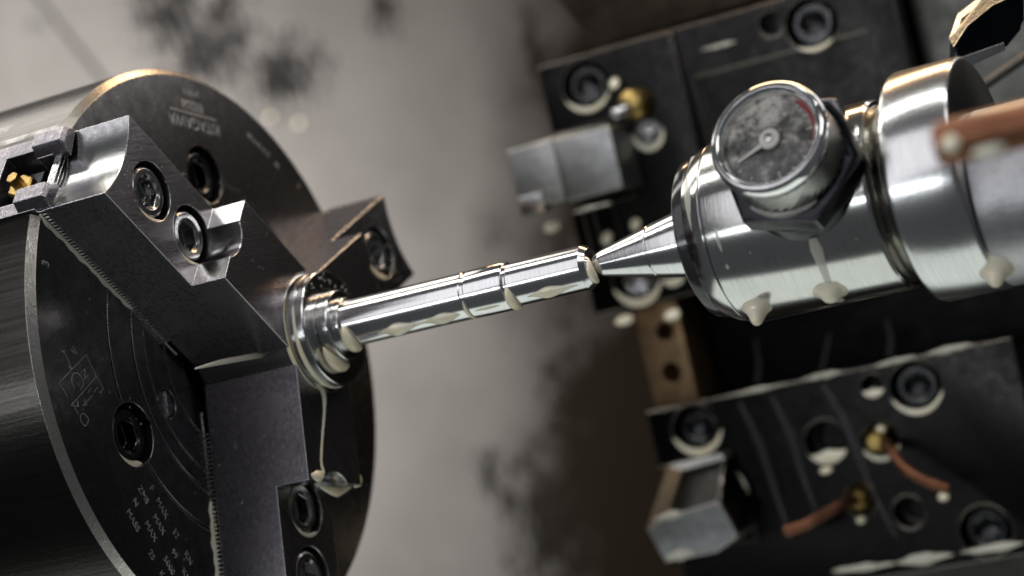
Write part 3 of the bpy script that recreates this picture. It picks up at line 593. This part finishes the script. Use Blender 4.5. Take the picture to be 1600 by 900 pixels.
def blobs(lst, Y=229.):
    for px, py, ax, az, lab in lst:
        c = onY(px, py, Y); cool(ball(c, ax, 1.1, az, wob=.22), lab, c)
def bead(p0, p1, r, label, Y=229.4, n=7, mat='halfmilk'):
    """uneven line of coolant along an edge"""
    a, b = onY(*p0, Y), onY(*p1, Y); P = [a.lerp(b, i / n) + Vector((0, 0, random.uniform(-.25, .1))) for i in range(n + 1)]
    R = [max(.12, r * .8 * math.sin(PI * i / n) ** .8 * random.uniform(.5, 1.1)) for i in range(n + 1)]
    return cool(tube(P, R, 8, 5, ((0, 1, 0), .7)), label, a, 'coolant_bead', mat)
bead((1130, 620), (1232, 598), 1.5, 'long coolant bead on the top edge of the lower holder, left end')
bead((1255, 593), (1318, 580), 1.9, 'coolant bead on the top edge of the lower holder, second from left')
bead((1365, 572), (1432, 556), 1.5, 'coolant bead on the top edge of the lower holder, third from left')
bead((1450, 553), (1520, 537), 1.9, 'coolant bead on the top edge of the lower holder, right end')
bead((1300, 893), (1400, 880), 2.6, 'coolant foam along the bottom edge of the lower holder, left piece', 229)
bead((1400, 879), (1490, 866), 3.2, 'coolant foam along the bottom edge of the lower holder, middle piece', 229)
bead((1500, 864), (1600, 848), 2.6, 'coolant foam along the bottom edge of the lower holder, right piece', 229)
blobs([(1290, 735, 2.6, 1.6, 'coolant drop under the large nozzle hole of the lower holder'), (1345, 812, 1.9, 1.7, 'small coolant drop under the left brass fitting'), (1474, 776, 2.4, 2.0, 'coolant drop hanging from the right copper pipe'),
       (1375, 672, 2, 2, 'round coolant drop above the right brass fitting'), (960, 130, 2.4, 3, 'coolant drop beside the left screw of the upper holder'), (992, 350, 2.2, 3, 'coolant drop in the recess above the cone point'), (948, 372, 2.6, 3.4, 'coolant drop beside the recess behind the shaft end'), (975, 500, 4.5, 2.6, 'coolant drop at the lower corner of the upper holder'), (1050, 492, 4, 2.8, 'coolant drop at the bottom edge of the upper holder behind the cone')], 229)
bead((1096, 78), (1150, 64), 1.5, 'coolant smear on the upper holder above the gauge', 229.8)
blobs([(862, 354, 3.4, 3.0, 'coolant drop hanging under the upper cutting tool')], 216)
bead((895, 332), (955, 316), 1.2, 'coolant bead on the lower edge of the upper tool shank', 207.5)
bead((790, 238), (950, 192), .9, 'thin coolant line along the top edge of the upper tool', 209)
bead((1022, 812), (1070, 800), 2.6, 'coolant on the tip of the lower cutting tool', 206)
bead((1040, 872), (1085, 862), 3.0, 'coolant hanging below the lower cutting tool', 206)
bead((1150, 735), (1178, 790), 1.8, 'coolant smear beside the lower cutting tool', 224)
def trail(pts, rad, label, X=None, Y=None, mat='coolant', n=(1, 0, 0), fl=.3, name='coolant_trail'):
    P = [onX(x, y, X) if X is not None else onY(x, y, Y) for x, y in pts]
    return cool(tube(P, rad, 8, 5, (n, fl)), label, P[0], name, mat)
trail([(470, 572), (490, 592), (505, 612), (507, 640), (504, 680), (502, 720), (505, 738), (498, 748)], [.5, 1.4, 1.6, .8, .7, .7, 1.0, 1.6], 'thin coolant trickle down the front of the bottom jaw', X=H2 + .1)
trail([(318, 604), (360, 592), (410, 580), (462, 569)], [.3, .5, .6, .5], 'coolant line along the top edge of the bottom jaw', X=None, Y=None) if False else None
for i, (pts, rd) in enumerate((([(486, 742), (496, 744), (506, 738)], [.4, 2.2, .6]), ([(520, 745), (545, 742), (558, 752), (562, 760)], [.6, 2.6, 3.0, .6]), ([(500, 760), (525, 768), (548, 760)], [.4, 2.0, .5]))):
    trail(pts, rd, ['small coolant bead at the step corner of the bottom jaw', 'thick coolant bead at the right of the bottom jaw step', 'coolant bead along the step edge of the bottom jaw'][i], X=[H2, H2 - 3, H2 - 6][i], fl=.6)
trail([(305, 576), (345, 566), (400, 556), (440, 549)], [.3, .9, 1.0, .5], 'coolant pool along the lower edge of the upper left jaw', X=H2 - 12, fl=.5, mat='halfmilk')
for pts, lab in (([(1155, 628), (1185, 690), (1215, 780), (1235, 840)], 'pale coolant streak down the lower holder, leftmost'), ([(1205, 618), (1235, 680), (1250, 730), (1275, 800)], 'pale coolant streak down the lower holder, left of the large hole'), ([(1285, 600), (1320, 660), (1360, 760), (1400, 840)], 'pale coolant streak down the lower holder between the fittings')):
    trail(pts, [.5, 1.5, 1.0, .4], lab, Y=229.9, mat='streak', n=(0, 1, 0), fl=.12)
for pts, lab in (([(1180, 530), (1186, 570), (1182, 600)], 'pale coolant streak in the dark gap below the live centre, left'), ([(1296, 520), (1288, 560), (1280, 590)], 'pale coolant streak in the dark gap below the live centre, middle'), ([(1385, 500), (1392, 530), (1388, 560)], 'pale coolant streak in the dark gap below the live centre, right')):
    trail(pts, [.6, 1.0, 1.2], lab, Y=267.5, mat='streak', n=(0, 1, 0), fl=.2)
c = onD(1543, 224, 533); cool(ball(c, 5.2, 1.6, 3.2, wob=.05), 'coolant drop under the copper pipe in front of the collar', c)
c = onD(1486, 224, 534); cool(ball(c, 2.3, 1.6, 2.5), 'small coolant drop in the open end of the copper pipe', c)

# coolant smeared over the rim of the chuck
def rim_film(x0, x1, a0, a1, label, mat='film'):
    bm = bmesh.new(); n, k = 30, 14
    V = [[bm.verts.new(Vector((x0 + (x1 - x0) * j / k + 1.2 * math.sin(i * 1.3 + j), 0, 0)) + er(a0 + (a1 - a0) * i / n) * 105.12) for j in range(k + 1)] for i in range(n + 1)]
    for i in range(n):
        for j in range(k): bm.faces.new((V[i][j], V[i + 1][j], V[i + 1][j + 1], V[i][j + 1]))
    return cool(bm, label, er((a0 + a1) / 2) * 105, 'coolant_smear', mat)
for (x0, x1, d0, d1, lab) in ((-60, -30, 19, 13.5, 'white coolant smear over the chuck rim, rear patch'), (-36, -3.5, 13.0, 11.2, 'white coolant line along the jaw slot on the chuck rim')):
    rim_film(x0, x1, PH - math.radians(d0), PH - math.radians(d1), lab, 'film3')

def oncyl(x, y, r, yc=0., zc=0.):
    """nearest point of the cylinder of radius r round the spindle direction along the line of sight"""
    d = ray(x, y); oy, oz = CAMP.y - yc, CAMP.z - zc; A = d.y ** 2 + d.z ** 2; B = d.y * oy + d.z * oz; C = oy * oy + oz * oz - r * r
    return CAMP + d * ((-B - math.sqrt(max(B * B - A * C, 0))) / A)
def ctrail(pts, rad, label, r, mat='coolant', fl=.3):
    P = [oncyl(x, y, r) for x, y in pts]; n = Vector((0, P[1].y, P[1].z)).normalized()
    return cool(tube(P, rad, 10, 5, (n, fl)), label, P[0], 'coolant_trail', mat)
ctrail([(1268, 368), (1276, 390), (1288, 425), (1300, 455), (1312, 470)], [1.0, 2.0, 1.2, 1.2, 1.6], 'coolant trickle running down from the gauge nut over the body', 30.1, 'thinmilk')
ctrail([(1085, 245), (1078, 300), (1090, 370), (1112, 430), (1150, 485)], [1.2, 2.2, 1.4, .7, .4], 'beige coolant film down the front ring of the live centre', 28.0, 'thinmilk')
ctrail([(1112, 330), (1122, 375), (1138, 420)], [.15, .6, .5], 'thin coolant trickle on the body left of the gauge', 30.1, 'thinmilk')
bmh = bmesh.new(); HF = Frame(GF.o, gn, dimg); rs = []
for i in range(25):
    a = -.55 + 1.25 * i / 24; k_ = max(.05, math.sin(PI * i / 24) ** .6)
    rs.append([HF.p(37.5 + dd, rr2 * math.cos(a), rr2 * math.sin(a)) for dd, rr2 in ((-.6, 17.6), (.9 * k_, 17.9), (.6 * k_, 18.4 + .4 * k_), (.1, 18.6 + .8 * k_), (-.9, 18.6 + .7 * k_))])
rings(bmh, rs); cool(bmh, 'pale coolant lying on the hex nut under the knurled gauge ring', GF.o, 'coolant_puddle', 'film2')

for px, py, lab in ((423, 182, 'droplet on the wall right of the dark stain, left one'), (468, 192, 'droplet on the wall right of the dark stain, right one'), (89, 47, 'droplet on the wall at the slanted seam')):
    c = onY(px, py, 698.5); cool(ball(c, 2.4, 1.6, 2.8, sub=2), lab, c)

# coolant lying in the corner beside the serrations
def slot_line(a, side, r0, r1, wd, label):
    bm = bmesh.new(); n = 40; rs = []
    for i in range(n + 1):
        r = r0 + (r1 - r0) * i / n; w_ = wd * (.75 + .35 * math.sin(i * .9) * math.sin(i * .37)) * min(1, (i + .5) / 4, (n - i + .5) / 3)
        rs.append([Vector((x, 0, 0)) + er(a) * r + et(a) * (side * (17.3 + t)) for x, t in ((.02, -.3), (.02, w_), (.28, w_ * .6), (.4, -.3))])
    rings(bm, rs); return cool(bm, label, er(a) * r0, 'coolant_line')
slot_line(A1, 1, 50, 102, 1.5, 'white coolant line beside the teeth of the upper left jaw')
slot_line(A3, -1, 54, 102, 2.0, 'white coolant line beside the teeth of the bottom jaw')
# fine splash droplets
bm = bmesh.new()
def dab(c, n, r):
    q = bmesh.ops.create_icosphere(bm, subdivisions=1, radius=1); n = n.normalized()
    for v in q['verts']:
        k = v.co.dot(n); v.co = c + (v.co - n * k * .55) * r
for i in range(44):
    dab(Vector((H1, 0, 0)) + er(A1) * random.uniform(70, 99) + et(A1) * random.uniform(-16, 16), Vector((1, 0, 0)), random.uniform(.15, .42)) if random.random() < .6 else dab(Vector((H2, 0, 0)) + er(A1) * random.uniform(24, 52) + et(A1) * random.uniform(-16, 16), Vector((1, 0, 0)), random.uniform(.12, .35))
for i in range(40):
    a = random.uniform(.3, 2.4); dab(Vector((47.2, 0, 0)) + er(a) * random.uniform(13.5, 19.6), Vector((1, 0, 0)), random.uniform(.25, .7))
for i in range(26): dab(Vector((H1, 0, 0)) + er(A2) * random.uniform(62, 96) + et(A2) * random.uniform(-14, 14), Vector((1, 0, 0)), random.uniform(.2, .6))
for i in range(24):
    a = random.uniform(2.6, 4.2); dab(Vector((random.uniform(202, 252), 0, 0)) + er(a) * 30.1, er(a), random.uniform(.15, .4))
for i in range(22): dab(er(PH + random.uniform(.35, 1.7)) * random.uniform(50, 101), Vector((1, 0, 0)), random.uniform(.15, .45))
for i in range(16):
    dab(er(A3) * random.uniform(22, 95) - et(A3) * 16.95 + Vector((random.uniform(5, 26), 0, 0)), -et(A3), random.uniform(.15, .4))
o = solo('splash_droplets', bm, 'water', 'fine clear splash droplets scattered over chuck, jaws and live centre', 'droplets'); o['kind'] = 'stuff'
